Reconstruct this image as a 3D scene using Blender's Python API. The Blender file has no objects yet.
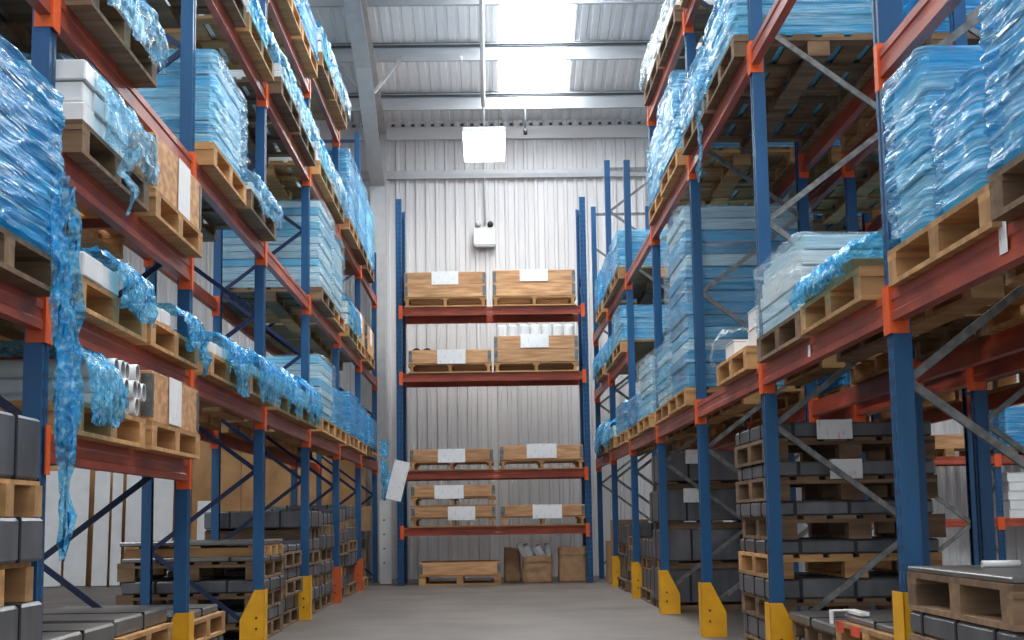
import bpy, bmesh, math, random
import numpy as np
from mathutils import Matrix, Vector

random.seed(7)
scene = bpy.context.scene
COL = scene.collection
R = math.radians

# ------------------------------------------------------------------ camera, world, exposure
CAM_H, FPX = 0.93, 1435.0
PITCH, YAW, ROLL, SHIFT = 7.0, 0.855, -0.9, 23.6
cam_d = bpy.data.cameras.new('camera')
cam = bpy.data.objects.new('camera', cam_d)
COL.objects.link(cam)
cam_d.sensor_width = 36.0
cam_d.lens = FPX * 36.0 / 1024.0
cam_d.shift_y = SHIFT / 1024.0
cam_d.clip_start, cam_d.clip_end = 0.05, 200
CAM_M = (Matrix.Translation((0, 0, CAM_H)) @ Matrix.Rotation(R(-YAW), 4, 'Z')
         @ Matrix.Rotation(R(90 + PITCH), 4, 'X') @ Matrix.Rotation(R(ROLL), 4, 'Z'))
cam.matrix_world = CAM_M
scene.camera = cam

def ray(u, v):
    d = Vector(((u - 512) / FPX, (320 - v + SHIFT) / FPX, -1.0))
    return (CAM_M.to_3x3() @ d).normalized()
def at_y(u, v, y):                      # world point on the pixel's ray at depth y
    d = ray(u, v); return Vector((0, 0, CAM_H)) + d * (y / d.y)
def at_x(u, v, x):
    d = ray(u, v); return Vector((0, 0, CAM_H)) + d * (x / d.x)

w = bpy.data.worlds.new('world'); scene.world = w; w.use_nodes = True
bg = w.node_tree.nodes['Background']
bg.inputs['Color'].default_value = (0.87, 0.93, 1.0, 1)
bg.inputs['Strength'].default_value = 0.55
scene.view_settings.view_transform = 'Standard'
scene.view_settings.look = 'None'
scene.view_settings.gamma = 1.0
scene.view_settings.use_curve_mapping = False
scene.view_settings.exposure = 1.3
SKYLIGHT, LAMP = 10.0, 14.0               # radiance of the daylight panels and of the lamps

# ------------------------------------------------------------------ materials
MATS = {}
def mat(name, c, c2=None, rough=0.6, metal=0.0, scale=(6, 6, 6), detail=4, var=0.0, bump=0.0, spec=0.4,
        emit=None, contrast=(0.35, 0.65)):
    m = bpy.data.materials.new(name); m.use_nodes = True; MATS[name] = m
    nt = m.node_tree; n, l = nt.nodes, nt.links
    p = n['Principled BSDF']
    p.inputs['Roughness'].default_value = rough
    p.inputs['Metallic'].default_value = metal
    p.inputs['Specular IOR Level'].default_value = spec
    if emit:
        p.inputs['Emission Color'].default_value = (*emit[0], 1); p.inputs['Emission Strength'].default_value = emit[1]
    c2 = c2 or tuple(x * 0.8 for x in c)
    tc = n.new('ShaderNodeTexCoord'); mp = n.new('ShaderNodeMapping'); mp.inputs['Scale'].default_value = scale
    oi = n.new('ShaderNodeObjectInfo')
    ad = n.new('ShaderNodeVectorMath'); ad.operation = 'ADD'
    ms = n.new('ShaderNodeMath'); ms.operation = 'MULTIPLY'; ms.inputs[1].default_value = 37.0
    l.new(oi.outputs['Random'], ms.inputs[0]); l.new(tc.outputs['Object'], ad.inputs[0]); l.new(ms.outputs[0], ad.inputs[1])
    l.new(ad.outputs[0], mp.inputs['Vector'])
    nz = n.new('ShaderNodeTexNoise'); nz.inputs['Scale'].default_value = 1.0; nz.inputs['Detail'].default_value = detail
    l.new(mp.outputs[0], nz.inputs['Vector'])
    cr = n.new('ShaderNodeValToRGB')
    cr.color_ramp.elements[0].position, cr.color_ramp.elements[1].position = contrast
    cr.color_ramp.elements[0].color = (*c2, 1); cr.color_ramp.elements[1].color = (*c, 1)
    l.new(nz.outputs['Fac'], cr.inputs[0])
    out = cr.outputs['Color']
    if var:
        hs = n.new('ShaderNodeHueSaturation')
        mr = n.new('ShaderNodeMapRange'); mr.inputs['To Min'].default_value = 1 - var; mr.inputs['To Max'].default_value = 1 + var
        l.new(oi.outputs['Random'], mr.inputs['Value']); l.new(mr.outputs[0], hs.inputs['Value']); l.new(out, hs.inputs['Color'])
        out = hs.outputs['Color']
    l.new(out, p.inputs['Base Color'])
    if bump:
        b = n.new('ShaderNodeBump'); b.inputs['Strength'].default_value = bump; b.inputs['Distance'].default_value = 0.01
        l.new(nz.outputs['Fac'], b.inputs['Height']); l.new(b.outputs[0], p.inputs['Normal'])
    return m

def film_mat(name, tint, body, body2, lo, hi, scale):
    m = bpy.data.materials.new(name); m.use_nodes = True; MATS[name] = m
    nt = m.node_tree; n, l = nt.nodes, nt.links
    p = n['Principled BSDF']; o = n['Material Output']
    p.inputs['Base Color'].default_value = (*body, 1); p.inputs['Roughness'].default_value = 0.12
    p.inputs['Specular IOR Level'].default_value = 0.7
    tr = n.new('ShaderNodeBsdfTransparent'); tr.inputs['Color'].default_value = (*tint, 1)
    mx = n.new('ShaderNodeMixShader')
    tc = n.new('ShaderNodeTexCoord'); mp = n.new('ShaderNodeMapping')
    mp.inputs['Scale'].default_value = scale; mp.inputs['Rotation'].default_value = (R(5), R(4), 0)
    nz = n.new('ShaderNodeTexNoise'); nz.inputs['Scale'].default_value = 1; nz.inputs['Detail'].default_value = 3
    l.new(tc.outputs['Object'], mp.inputs['Vector']); l.new(mp.outputs[0], nz.inputs['Vector'])
    mr = n.new('ShaderNodeMapRange'); mr.inputs['From Min'].default_value = 0.35; mr.inputs['From Max'].default_value = 0.68
    mr.inputs['To Min'].default_value = lo; mr.inputs['To Max'].default_value = hi
    l.new(nz.outputs['Fac'], mr.inputs['Value']); l.new(mr.outputs[0], mx.inputs['Fac'])
    l.new(tr.outputs[0], mx.inputs[1]); l.new(p.outputs[0], mx.inputs[2]); l.new(mx.outputs[0], o.inputs['Surface'])
    n2 = n.new('ShaderNodeTexNoise'); n2.inputs['Scale'].default_value = 1.7; n2.inputs['Detail'].default_value = 4
    l.new(mp.outputs[0], n2.inputs['Vector'])
    cr = n.new('ShaderNodeValToRGB'); cr.color_ramp.elements[0].position, cr.color_ramp.elements[1].position = 0.47, 0.70
    cr.color_ramp.elements[0].color = (*body, 1); cr.color_ramp.elements[1].color = (*body2, 1)
    l.new(n2.outputs['Fac'], cr.inputs[0]); l.new(cr.outputs[0], p.inputs['Base Color'])
    b = n.new('ShaderNodeBump'); b.inputs['Strength'].default_value = 0.9; b.inputs['Distance'].default_value = 0.012
    l.new(n2.outputs['Fac'], b.inputs['Height']); l.new(b.outputs[0], p.inputs['Normal'])
    return m

def upright_mat(name, c):
    """painted steel with a column of punched slots (fine relief)"""
    m = mat(name, c, tuple(x * 0.82 for x in c), rough=0.42, scale=(9, 9, 2))
    nt = m.node_tree; n, l = nt.nodes, nt.links; p = n['Principled BSDF']
    src = p.inputs['Base Color'].links[0].from_socket
    tc = n.new('ShaderNodeTexCoord'); sp = n.new('ShaderNodeSeparateXYZ'); l.new(tc.outputs['Object'], sp.inputs[0])
    def mm(op, a, b):
        q = n.new('ShaderNodeMath'); q.operation = op
        for i, s in enumerate((a, b)):
            if hasattr(s, 'is_output'): l.new(s, q.inputs[i])
            elif s is not None: q.inputs[i].default_value = s
        return q.outputs[0]
    fz = mm('LESS_THAN', mm('ABSOLUTE', mm('SUBTRACT', mm('FRACT', mm('MULTIPLY', sp.outputs['Z'], 13.3), None), 0.5), None), 0.2)
    fx = mm('LESS_THAN', mm('ABSOLUTE', mm('SUBTRACT', mm('ABSOLUTE', sp.outputs['X'], None), 0.024), None), 0.007)
    fy = mm('LESS_THAN', sp.outputs['Y'], 0.012)
    f = mm('MULTIPLY', mm('MULTIPLY', fz, fx), fy)
    mx = n.new('ShaderNodeMix'); mx.data_type = 'RGBA'
    l.new(f, mx.inputs['Factor']); l.new(src, mx.inputs[6]); mx.inputs[7].default_value = (0.01, 0.012, 0.02, 1)
    l.new(mx.outputs[2], p.inputs['Base Color'])
    return m

def paper_mat(name, ink):
    """white paper carrying faint illegible lines of ink"""
    m = mat(name, (0.90, 0.90, 0.89), (0.86, 0.86, 0.86), rough=0.7, scale=(3, 3, 3))
    nt = m.node_tree; n, l = nt.nodes, nt.links; p = n['Principled BSDF']
    src = p.inputs['Base Color'].links[0].from_socket
    tc = n.new('ShaderNodeTexCoord'); mp = n.new('ShaderNodeMapping'); mp.inputs['Scale'].default_value = (60, 60, 14)
    l.new(tc.outputs['Object'], mp.inputs[0])
    nz = n.new('ShaderNodeTexNoise'); nz.inputs['Scale'].default_value = 1; nz.inputs['Detail'].default_value = 1
    l.new(mp.outputs[0], nz.inputs['Vector'])
    mr = n.new('ShaderNodeMapRange'); mr.inputs['From Min'].default_value = 0.6; mr.inputs['From Max'].default_value = 0.72
    mr.inputs['To Max'].default_value = 0.4
    l.new(nz.outputs['Fac'], mr.inputs['Value'])
    mx = n.new('ShaderNodeMix'); mx.data_type = 'RGBA'; l.new(mr.outputs[0], mx.inputs['Factor'])
    l.new(src, mx.inputs[6]); mx.inputs[7].default_value = (*ink, 1); l.new(mx.outputs[2], p.inputs['Base Color'])
    return m

mat('concrete', (0.175, 0.148, 0.130), (0.085, 0.072, 0.064), rough=0.5, scale=(1.3, 1.3, 1.3), detail=9, bump=0.06, contrast=(0.3, 0.7))
mat('cladding', (0.68, 0.665, 0.655), (0.62, 0.605, 0.60), rough=0.45, scale=(1, 1, 0.6))
mat('roof_sheet', (0.88, 0.89, 0.90), (0.83, 0.84, 0.85), rough=0.5, scale=(1, 1, 1))
mat('purlin_steel', (0.55, 0.57, 0.59), (0.48, 0.50, 0.52), rough=0.35, metal=0.5, scale=(2, 8, 8))
mat('frame_steel', (0.50, 0.51, 0.52), (0.44, 0.45, 0.46), rough=0.5)
mat('brown_web_steel', (0.20, 0.15, 0.14), (0.14, 0.10, 0.09), rough=0.7)  # dark brown tone for the rafter web; the flanges stay grey
mat('skylight', (0.9, 0.92, 0.95), rough=0.6, emit=((0.93, 0.97, 1.0), SKYLIGHT))
mat('lamp_glow', (0.9, 0.9, 0.9), emit=((1.0, 0.97, 0.88), LAMP))
mat('white_metal', (0.72, 0.72, 0.72), (0.66, 0.66, 0.66), rough=0.4)
mat('shade_rod_grey', (0.09, 0.10, 0.11), rough=0.6)  # grey for painted-in shade gaps at the roof, and for the sensor rod
mat('dark_metal', (0.03, 0.03, 0.035), rough=0.5)
upright_mat('blue_upright', (0.010, 0.085, 0.215))
mat('blue_brace', (0.007, 0.022, 0.085), (0.006, 0.016, 0.06), rough=0.45)
mat('grey_brace', (0.22, 0.225, 0.22), (0.12, 0.12, 0.115), rough=0.38, metal=0.5, scale=(20, 20, 20))
mat('beam_red', (0.46, 0.080, 0.036), (0.26, 0.044, 0.025), rough=0.4, scale=(2.5, 9, 9), detail=6)
mat('connector_orange', (0.80, 0.115, 0.018), (0.68, 0.09, 0.015), rough=0.45)
mat('guard_yellow', (0.80, 0.40, 0.012), (0.70, 0.33, 0.01), rough=0.45, scale=(8, 8, 8))
mat('guard_orange', (0.62, 0.12, 0.025), (0.52, 0.09, 0.02), rough=0.5, scale=(8, 8, 8))
mat('pallet_wood', (0.55, 0.305, 0.125), (0.36, 0.185, 0.075), rough=0.75, scale=(2.2, 14, 14), detail=6, var=0.28)
mat('old_wood', (0.25, 0.155, 0.085), (0.135, 0.083, 0.05), rough=0.8, scale=(2.2, 14, 14), detail=6, var=0.3)
mat('crate_wood', (0.68, 0.39, 0.19), (0.44, 0.215, 0.10), rough=0.7, scale=(3, 12, 26), detail=8, var=0.15)
mat('plywood', (0.55, 0.30, 0.13), (0.40, 0.21, 0.085), rough=0.7, scale=(3, 3, 3), detail=8, var=0.12)
mat('steel_dark', (0.155, 0.155, 0.165), (0.10, 0.10, 0.108), rough=0.42, metal=0.3, scale=(7, 7, 3), var=0.18)
mat('steel_plate', (0.20, 0.195, 0.19), (0.135, 0.13, 0.125), rough=0.33, metal=0.5, scale=(1.5, 5, 3), detail=5)
mat('strap_black', (0.012, 0.012, 0.014), rough=0.4)
mat('sheet_blue', (0.02, 0.36, 0.62), (0.015, 0.26, 0.50), rough=0.35, scale=(2, 2, 2), var=0.25)
mat('sheet_sky', (0.12, 0.55, 0.78), (0.08, 0.44, 0.68), rough=0.35, scale=(2, 2, 2), var=0.2)
mat('sheet_pale', (0.56, 0.72, 0.78), (0.46, 0.64, 0.72), rough=0.4, scale=(2, 2, 2), var=0.12)
mat('white_plastic', (0.84, 0.84, 0.83), (0.78, 0.78, 0.78), rough=0.35)
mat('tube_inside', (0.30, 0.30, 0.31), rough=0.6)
mat('cardboard', (0.42, 0.25, 0.13), (0.36, 0.20, 0.10), rough=0.8, var=0.2)
mat('bag_paper', (0.46, 0.28, 0.15), (0.36, 0.21, 0.11), rough=0.85, scale=(9, 9, 9), bump=0.5)
mat('clear_plastic', (0.62, 0.64, 0.66), (0.5, 0.52, 0.55), rough=0.25, scale=(20, 20, 20))
mat('paint_red', (0.85, 0.10, 0.05), rough=0.6)
paper_mat('label_paper', (0.45, 0.35, 0.38))
paper_mat('label_red', (0.7, 0.12, 0.14))
FS, FC = (2.2, 2.2, 70), (26, 26, 26)
film_mat('film_blue', (0.30, 0.76, 0.98), (0.02, 0.40, 0.80), (0.50, 0.82, 0.97), 0.30, 0.85, FS)
film_mat('film_pale', (0.66, 0.90, 0.99), (0.12, 0.50, 0.82), (0.74, 0.88, 0.96), 0.18, 0.70, FS)
film_mat('film_clear', (0.90, 0.96, 0.98), (0.60, 0.76, 0.86), (0.80, 0.88, 0.93), 0.05, 0.42, FS)
film_mat('film_blue_loose', (0.30, 0.76, 0.98), (0.03, 0.40, 0.80), (0.55, 0.82, 0.96), 0.25, 0.75, FC)
film_mat('film_pale_loose', (0.60, 0.86, 0.98), (0.22, 0.56, 0.84), (0.80, 0.90, 0.97), 0.18, 0.68, FC)
film_mat('film_clear_loose', (0.92, 0.96, 0.98), (0.72, 0.80, 0.88), (0.80, 0.87, 0.93), 0.20, 0.50, FC)

# ------------------------------------------------------------------ mesh helpers
def M(name): return MATS[name]
def mk(name, verts, faces, material, parent=None, loc=(0, 0, 0), rot=(0, 0, 0), smooth=False):
    me = bpy.data.meshes.new(name); me.from_pydata([tuple(v) for v in verts], [], faces); me.update()
    me.materials.append(M(material))
    if smooth: me.polygons.foreach_set('use_smooth', [True] * len(me.polygons))
    return put(name, me, parent, loc, rot)
def put(name, me, parent=None, loc=(0, 0, 0), rot=(0, 0, 0)):
    o = bpy.data.objects.new(name, me); COL.objects.link(o)
    o.location = loc; o.rotation_euler = rot
    if parent: o.parent = parent
    return o
def thing(name, label, cat, loc=(0, 0, 0), rot=(0, 0, 0), group=None, kind=None):
    o = bpy.data.objects.new(name, None); COL.objects.link(o); o.location = loc; o.rotation_euler = rot
    o.empty_display_size = 0.1
    return tag(o, label, cat, group, kind)
def tag(o, label, cat, group=None, kind=None):
    o['label'] = label; o['category'] = cat
    if group: o['group'] = group
    if kind: o['kind'] = kind
    return o
def struct(o, label, cat):
    o['kind'] = 'structure'; o['label'] = label; o['category'] = cat; return o

CACHE = {}
def box_mesh(dx, dy, dz, material, ch=0.0):
    """box centred in x, y standing on z = 0, edges chamfered by ch"""
    key = (round(dx, 4), round(dy, 4), round(dz, 4), material, ch)
    if key in CACHE: return CACHE[key]
    bm = bmesh.new(); bmesh.ops.create_cube(bm, size=1)
    for v in bm.verts: v.co = Vector((v.co.x * dx, v.co.y * dy, (v.co.z + 0.5) * dz))
    if ch: bmesh.ops.bevel(bm, geom=bm.edges[:], offset=ch, segments=1, affect='EDGES')
    me = bpy.data.meshes.new('box'); bm.to_mesh(me); bm.free(); me.materials.append(M(material))
    CACHE[key] = me; return me
def box(name, parent, x, y, z, dx, dy, dz, material, ch=0.0, rot=(0, 0, 0)):
    return put(name, box_mesh(dx, dy, dz, material, ch), parent, (x, y, z), rot)

def extrude_mesh(key, prof, length, material, axis='z', closed=True):
    """closed 2-D outline extruded along an axis from 0 to length"""
    k = ('ext', key, round(length, 4), material, axis)
    if k in CACHE: return CACHE[k]
    n = len(prof); vs = []
    for t in (0, length):
        for a, b in prof: vs.append((a, b, t) if axis == 'z' else ((t, a, b) if axis == 'x' else (a, t, b)))
    fs = [(i, (i + 1) % n, n + (i + 1) % n, n + i) for i in range(n)]
    fs += [tuple(range(n - 1, -1, -1)), tuple(range(n, 2 * n))]
    me = bpy.data.meshes.new(key); me.from_pydata(vs, [], fs); me.update(); me.materials.append(M(material))
    bm = bmesh.new(); bm.from_mesh(me); bmesh.ops.recalc_face_normals(bm, faces=bm.faces[:]); bm.to_mesh(me); bm.free()
    CACHE[k] = me; return me
def bar_mesh(p, q, wd, th, material, name='bar'):
    """rectangular bar from p to q; verts returned in place"""
    p, q = Vector(p), Vector(q); d = (q - p).normalized()
    up = Vector((0, 0, 1)) if abs(d.z) < 0.95 else Vector((1, 0, 0))
    s = d.cross(up).normalized(); u = s.cross(d)
    vs = []
    for c in (p, q):
        for a, b in ((-1, -1), (1, -1), (1, 1), (-1, 1)): vs.append(c + s * a * wd / 2 + u * b * th / 2)
    fs = [(0, 1, 5, 4), (1, 2, 6, 5), (2, 3, 7, 6), (3, 0, 4, 7), (3, 2, 1, 0), (4, 5, 6, 7)]
    return vs, fs
def tube(name, pts, rad, material, parent=None, seg=8):
    vs, fs = [], []; pts = [Vector(p) for p in pts]
    for i, p in enumerate(pts):
        d = (pts[min(i + 1, len(pts) - 1)] - pts[max(i - 1, 0)]).normalized()
        up = Vector((0, 0, 1)) if abs(d.z) < 0.95 else Vector((1, 0, 0))
        s = d.cross(up).normalized(); u = s.cross(d)
        for k in range(seg):
            a = 2 * math.pi * k / seg; vs.append(p + (s * math.cos(a) + u * math.sin(a)) * rad)
    for i in range(len(pts) - 1):
        for k in range(seg): fs.append((i * seg + k, i * seg + (k + 1) % seg, (i + 1) * seg + (k + 1) % seg, (i + 1) * seg + k))
    fs += [tuple(range(seg - 1, -1, -1)), tuple(range(len(vs) - seg, len(vs)))]
    return mk(name, vs, fs, material, parent, smooth=True)

def vnoise(x, y, seed):
    xi, yi = np.floor(x).astype(np.int64), np.floor(y).astype(np.int64); fx, fy = x - xi, y - yi
    def h(a, b):
        q = (a * 374761393 + b * 668265263 + seed * 2246822519) & 0xffffffff
        q = ((q ^ (q >> 13)) * 1274126177) & 0xffffffff
        return ((q ^ (q >> 16)) & 0xffff) / 65535.0
    ux, uy = fx * fx * (3 - 2 * fx), fy * fy * (3 - 2 * fy)
    return (h(xi, yi) * (1 - ux) + h(xi + 1, yi) * ux) * (1 - uy) + (h(xi, yi + 1) * (1 - ux) + h(xi + 1, yi + 1) * ux) * uy
def grid_faces(nu, nv, wrap=False):
    fs = []
    for j in range(nv - 1):
        for i in range(nu if wrap else nu - 1):
            k = (i + 1) % nu
            fs.append((j * nu + i, j * nu + k, (j + 1) * nu + k, (j + 1) * nu + i))
    return fs

# ------------------------------------------------------------------ labels
ORD = ['lowest', 'second', 'third', 'fourth', 'fifth', 'sixth', 'seventh', 'eighth', 'ninth']
BAYN = ['nearest bay', 'second bay', 'third bay', 'fourth bay', 'fifth bay', 'sixth bay', 'last bay']
RACKN = {'L': 'blue-braced rack', 'R': 'grey-braced rack', 'RR': 'rear rack row'}

# ------------------------------------------------------------------ the building
Y_WALL = 23.75
fl = mk('floor', [(-14, -8, 0), (14, -8, 0), (14, 24, 0), (-14, 24, 0)], [(0, 1, 2, 3)], 'concrete')
struct(fl, 'worn grey concrete floor of the aisle', 'floor')

def ribbed(width, pitch, depth, length, name, material):
    """trapezoid-ribbed sheet in x, standing along z, ribs towards -y"""
    prof = []; n = round(width / pitch)
    for i in range(n):
        x = i * pitch
        prof += [(x, 0), (x + pitch * 0.56, 0), (x + pitch * 0.64, -depth), (x + pitch * 0.92, -depth)]
    prof.append((width, 0))
    vs = [(a, b, 0) for a, b in prof] + [(a, b, length) for a, b in prof]; k = len(prof)
    return vs, [(i, i + 1, k + i + 1, k + i) for i in range(k - 1)]
EAVE = at_y(493, 124, Y_WALL).z
wall = thing('wall_back', 'light grey ribbed metal cladding of the back wall', 'wall', (0, Y_WALL, 0), kind='structure')
vs, fs = ribbed(1.0, 1 / 6, 0.03, EAVE + 0.45, 'cladding', 'cladding')
first = mk('cladding_panel', vs, fs, 'cladding', wall, (-12, 0, 0))
for i in range(1, 25): put('cladding_panel', first.data, wall, (-12 + i, 0, 0))
rz = at_y(493, 175, Y_WALL).z
RAIL = extrude_mesh('rail', [(0, 0), (0.0, 0.14), (-0.05, 0.14), (-0.06, 0.07), (-0.05, 0)], 24, 'frame_steel', 'x')
put('sheeting_rail', RAIL, wall, (-12, -0.04, rz - 0.07))
wedge = put('eaves_flashing', extrude_mesh('flash', [(0, 0), (0, 0.22), (-0.02, 0.22), (-0.045, 0.0)], 24, 'cladding', 'x'), wall, (-12, -0.036, EAVE - 0.28))

for nm_, sx_ in (('wall_left', -12.0), ('wall_right', 12.0)):
    o = mk(nm_, [(sx_, -6, 0), (sx_, Y_WALL, 0), (sx_, Y_WALL, EAVE), (sx_, -6, EAVE + 4.9)], [(0, 1, 2, 3)], 'cladding')
    struct(o, 'plain grey side wall of the warehouse beyond the %s' % ('plywood sheets' if sx_ < 0 else 'white cartons'), 'wall')
# the roof climbs towards the camera: slope from two purlins of the photograph
S1, S2, S3 = 1.0, 2.5, 4.0
z1, z2, z3 = at_y(493, 107, Y_WALL - S1).z, at_y(493, 57, Y_WALL - S2).z, at_y(493, 2, Y_WALL - S3).z
SLOPE = (z3 - z1) / (S3 - S1)
ROOF0 = z1 + 0.25 - SLOPE * S1            # underside of the sheets at the wall
PUR0 = z1 - SLOPE * S1
ang = math.atan(SLOPE)
RL = 30.0
roof = thing('ceiling', 'grey ribbed metal roof sheets above the purlins', 'ceiling', (0, Y_WALL + 0.05, ROOF0), (0, 0, 0), kind='structure')
vs, fs = ribbed(1.0, 1 / 3, 0.035, RL, 'roof', 'roof_sheet')
def to_roof(p): x, y, z = p; return (x, -z * math.cos(ang) + y * math.sin(ang) * 0, z * math.sin(ang) - y)
rv = [to_roof(p) for p in vs]
SKYX = [-6.0, 0.0, 6.0]                    # metre columns that carry daylight panels
sx0 = at_y(503, 92, Y_WALL - S1).x
proto = None
def roof_sheet(x0, s0, s1, name, material):
    vs, fs = ribbed(1.0, 1 / 6, 0.03, s1 - s0, 'r', material)
    return mk(name, [(lambda q: (q[0], q[1] - s0 * math.cos(ang), q[2] + s0 * math.sin(ang)))(to_roof(p)) for p in vs], fs, material, roof, (x0, 0, 0))
full = roof_sheet(0, 0, RL, 'roof_sheet', 'roof_sheet'); full.location.x = -12 + sx0
for i in range(-11, 12):
    if i in (-6, 0, 6): continue
    put('roof_sheet', full.data, roof, (i + sx0, 0, 0))
sky_n = 0
for i in (-6, 0, 6):
    nth = -1
    roof_sheet(i + sx0, 0, 1.05, 'roof_sheet', 'roof_sheet')
    for s0, s1 in ((1.05, 2.55), (2.55, 4.05), (4.05, 5.55), (5.55, 7.05), (11.0, 14.0), (14.0, 17.0), (20.0, 23.0)):  # panels farther along and in the outer strips are unseen, added for light
        if i and s0 < 5: continue
        sky_n += 1
        vs, fs = ribbed(1.08, 0.18, 0.03, s1 - s0, 'r', 'skylight')
        o = mk('window_%d' % sky_n, [(lambda q: (q[0], q[1] - s0 * math.cos(ang), q[2] + s0 * math.sin(ang)))(to_roof(p)) for p in vs], fs, 'skylight', None,
               (i + sx0 - 0.04, Y_WALL + 0.05, ROOF0 - 0.012))
        nth += 1
        struct(o, 'white translucent roof panel, %s from the back wall in the strip %s' % (['first', 'second', 'third', 'fourth', 'fifth', 'sixth', 'seventh'][nth],
               {-6: 'added unseen over the plywood sheets', 0: 'over the aisle', 6: 'added unseen behind the grey-braced rack'}[i]), 'skylight')
    for s0, s1 in ((7.05, 11.0), (17.0, 20.0), (23.0, RL)): roof_sheet(i + sx0, s0, s1, 'roof_sheet', 'roof_sheet')
    if i: roof_sheet(i + sx0, 1.05, 5.55, 'roof_sheet', 'roof_sheet')
# Z-section purlins
ZP = [(0, 0), (0.06, 0), (0.06, 0.012), (0.008, 0.012), (0.008, 0.25), (-0.06, 0.25), (-0.06, 0.238), (0, 0.238)]
PUR = extrude_mesh('zpurlin', ZP, 24, 'purlin_steel', 'x')
purl = []
for k in range(14):
    s = 1.0 + 1.5 * k
    o = put('purlin', PUR, None, (-12, Y_WALL - s, PUR0 + SLOPE * s - 0.03))
    struct(o, 'galvanised steel roof purlin, %s from the back wall' % ['first', 'second', 'third', 'fourth', 'fifth', 'sixth', 'seventh', 'eighth', 'ninth', 'tenth', 'eleventh', 'twelfth', 'thirteenth', 'fourteenth'][k], 'purlin')
    purl.append(o)
for o in purl: box('flange_shade', o, 12, -0.022, 0.205, 24, 0.02, 0.07, 'shade_rod_grey')  # dark strip stands in for the shaded gap at the purlin's top flange
for i in range(44): box('rib_gap_shade', wall, -2.6 + i / 6, -0.075, ROOF0 - 0.085, 0.055, 0.03, 0.045, 'shade_rod_grey', 0.006)  # dark blocks stand in for the shaded gaps where the ribs end
# portal frame: column with haunched rafter running towards the camera
CX0, CX1 = -1.93, -1.70
def portal(cx, label):
    t = thing('portal_frame', label, 'steel frame', (cx, 0, 0), kind='structure')
    w2, tf = 0.115, 0.016
    yc0, yc1 = Y_WALL - 0.72, Y_WALL - 0.20
    top = lambda y: PUR0 - 0.035 + SLOPE * (Y_WALL - y)
    hz = at_y(381, 186, yc0).z
    def plate(name, outline, x0, x1, material='frame_steel'):
        n = len(outline)
        vs = [(x0, a, b) for a, b in outline] + [(x1, a, b) for a, b in outline]
        fs = [(i, (i + 1) % n, n + (i + 1) % n, n + i) for i in range(n)] + [tuple(range(n - 1, -1, -1)), tuple(range(n, 2 * n))]
        return mk(name, vs, fs, material, t)
    plate('column_flange', [(yc0, 0), (yc0, hz), (yc0 + tf, hz), (yc0 + tf, 0)], -w2, w2)
    plate('column_flange', [(yc1 - tf, 0), (yc1 - tf, top(yc1)), (yc1, top(yc1)), (yc1, 0)], -w2, w2)
    plate('column_web', [(yc0 + tf, 0), (yc0 + tf, hz), (yc1 - tf, hz), (yc1 - tf, 0)], -0.006, 0.006)
    yh, ye = yc0 - 2.6, -3.0
    dep = 0.55
    bot = lambda y: top(y) - dep
    plate('rafter_web', [(yc1 - tf, hz), (yc1 - tf, top(yc1) - tf), (ye, top(ye) - tf), (ye, bot(ye) + tf), (yh, bot(yh) + tf), (yc0, hz + tf)], -0.006, 0.006, 'brown_web_steel')
    plate('rafter_flange', [(yc0, hz), (yh, bot(yh)), (ye, bot(ye)), (ye, bot(ye) + tf), (yh, bot(yh) + tf), (yc0, hz + tf)], -w2, w2)
    plate('rafter_flange', [(yc1, top(yc1) - tf), (ye, top(ye) - tf), (ye, top(ye)), (yc1, top(yc1))], -w2, w2)
    for s in (2.5, 7.0):
        y = Y_WALL - s
        for sg in (-1, 1):
            v2, f2 = bar_mesh((sg * 0.09, y - 0.05, bot(y) + 0.04), (sg * 0.52, y - 0.05, PUR0 + SLOPE * s + 0.02), 0.05, 0.05, 'frame_steel')
            mk('knee_brace', v2, f2, 'frame_steel', t)
portal((CX0 + CX1) / 2, 'grey steel column and rafter rising beside the end of the blue-braced rack')
portal((CX0 + CX1) / 2 + 6.9, 'grey steel column and rafter behind the grey-braced rack')

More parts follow.
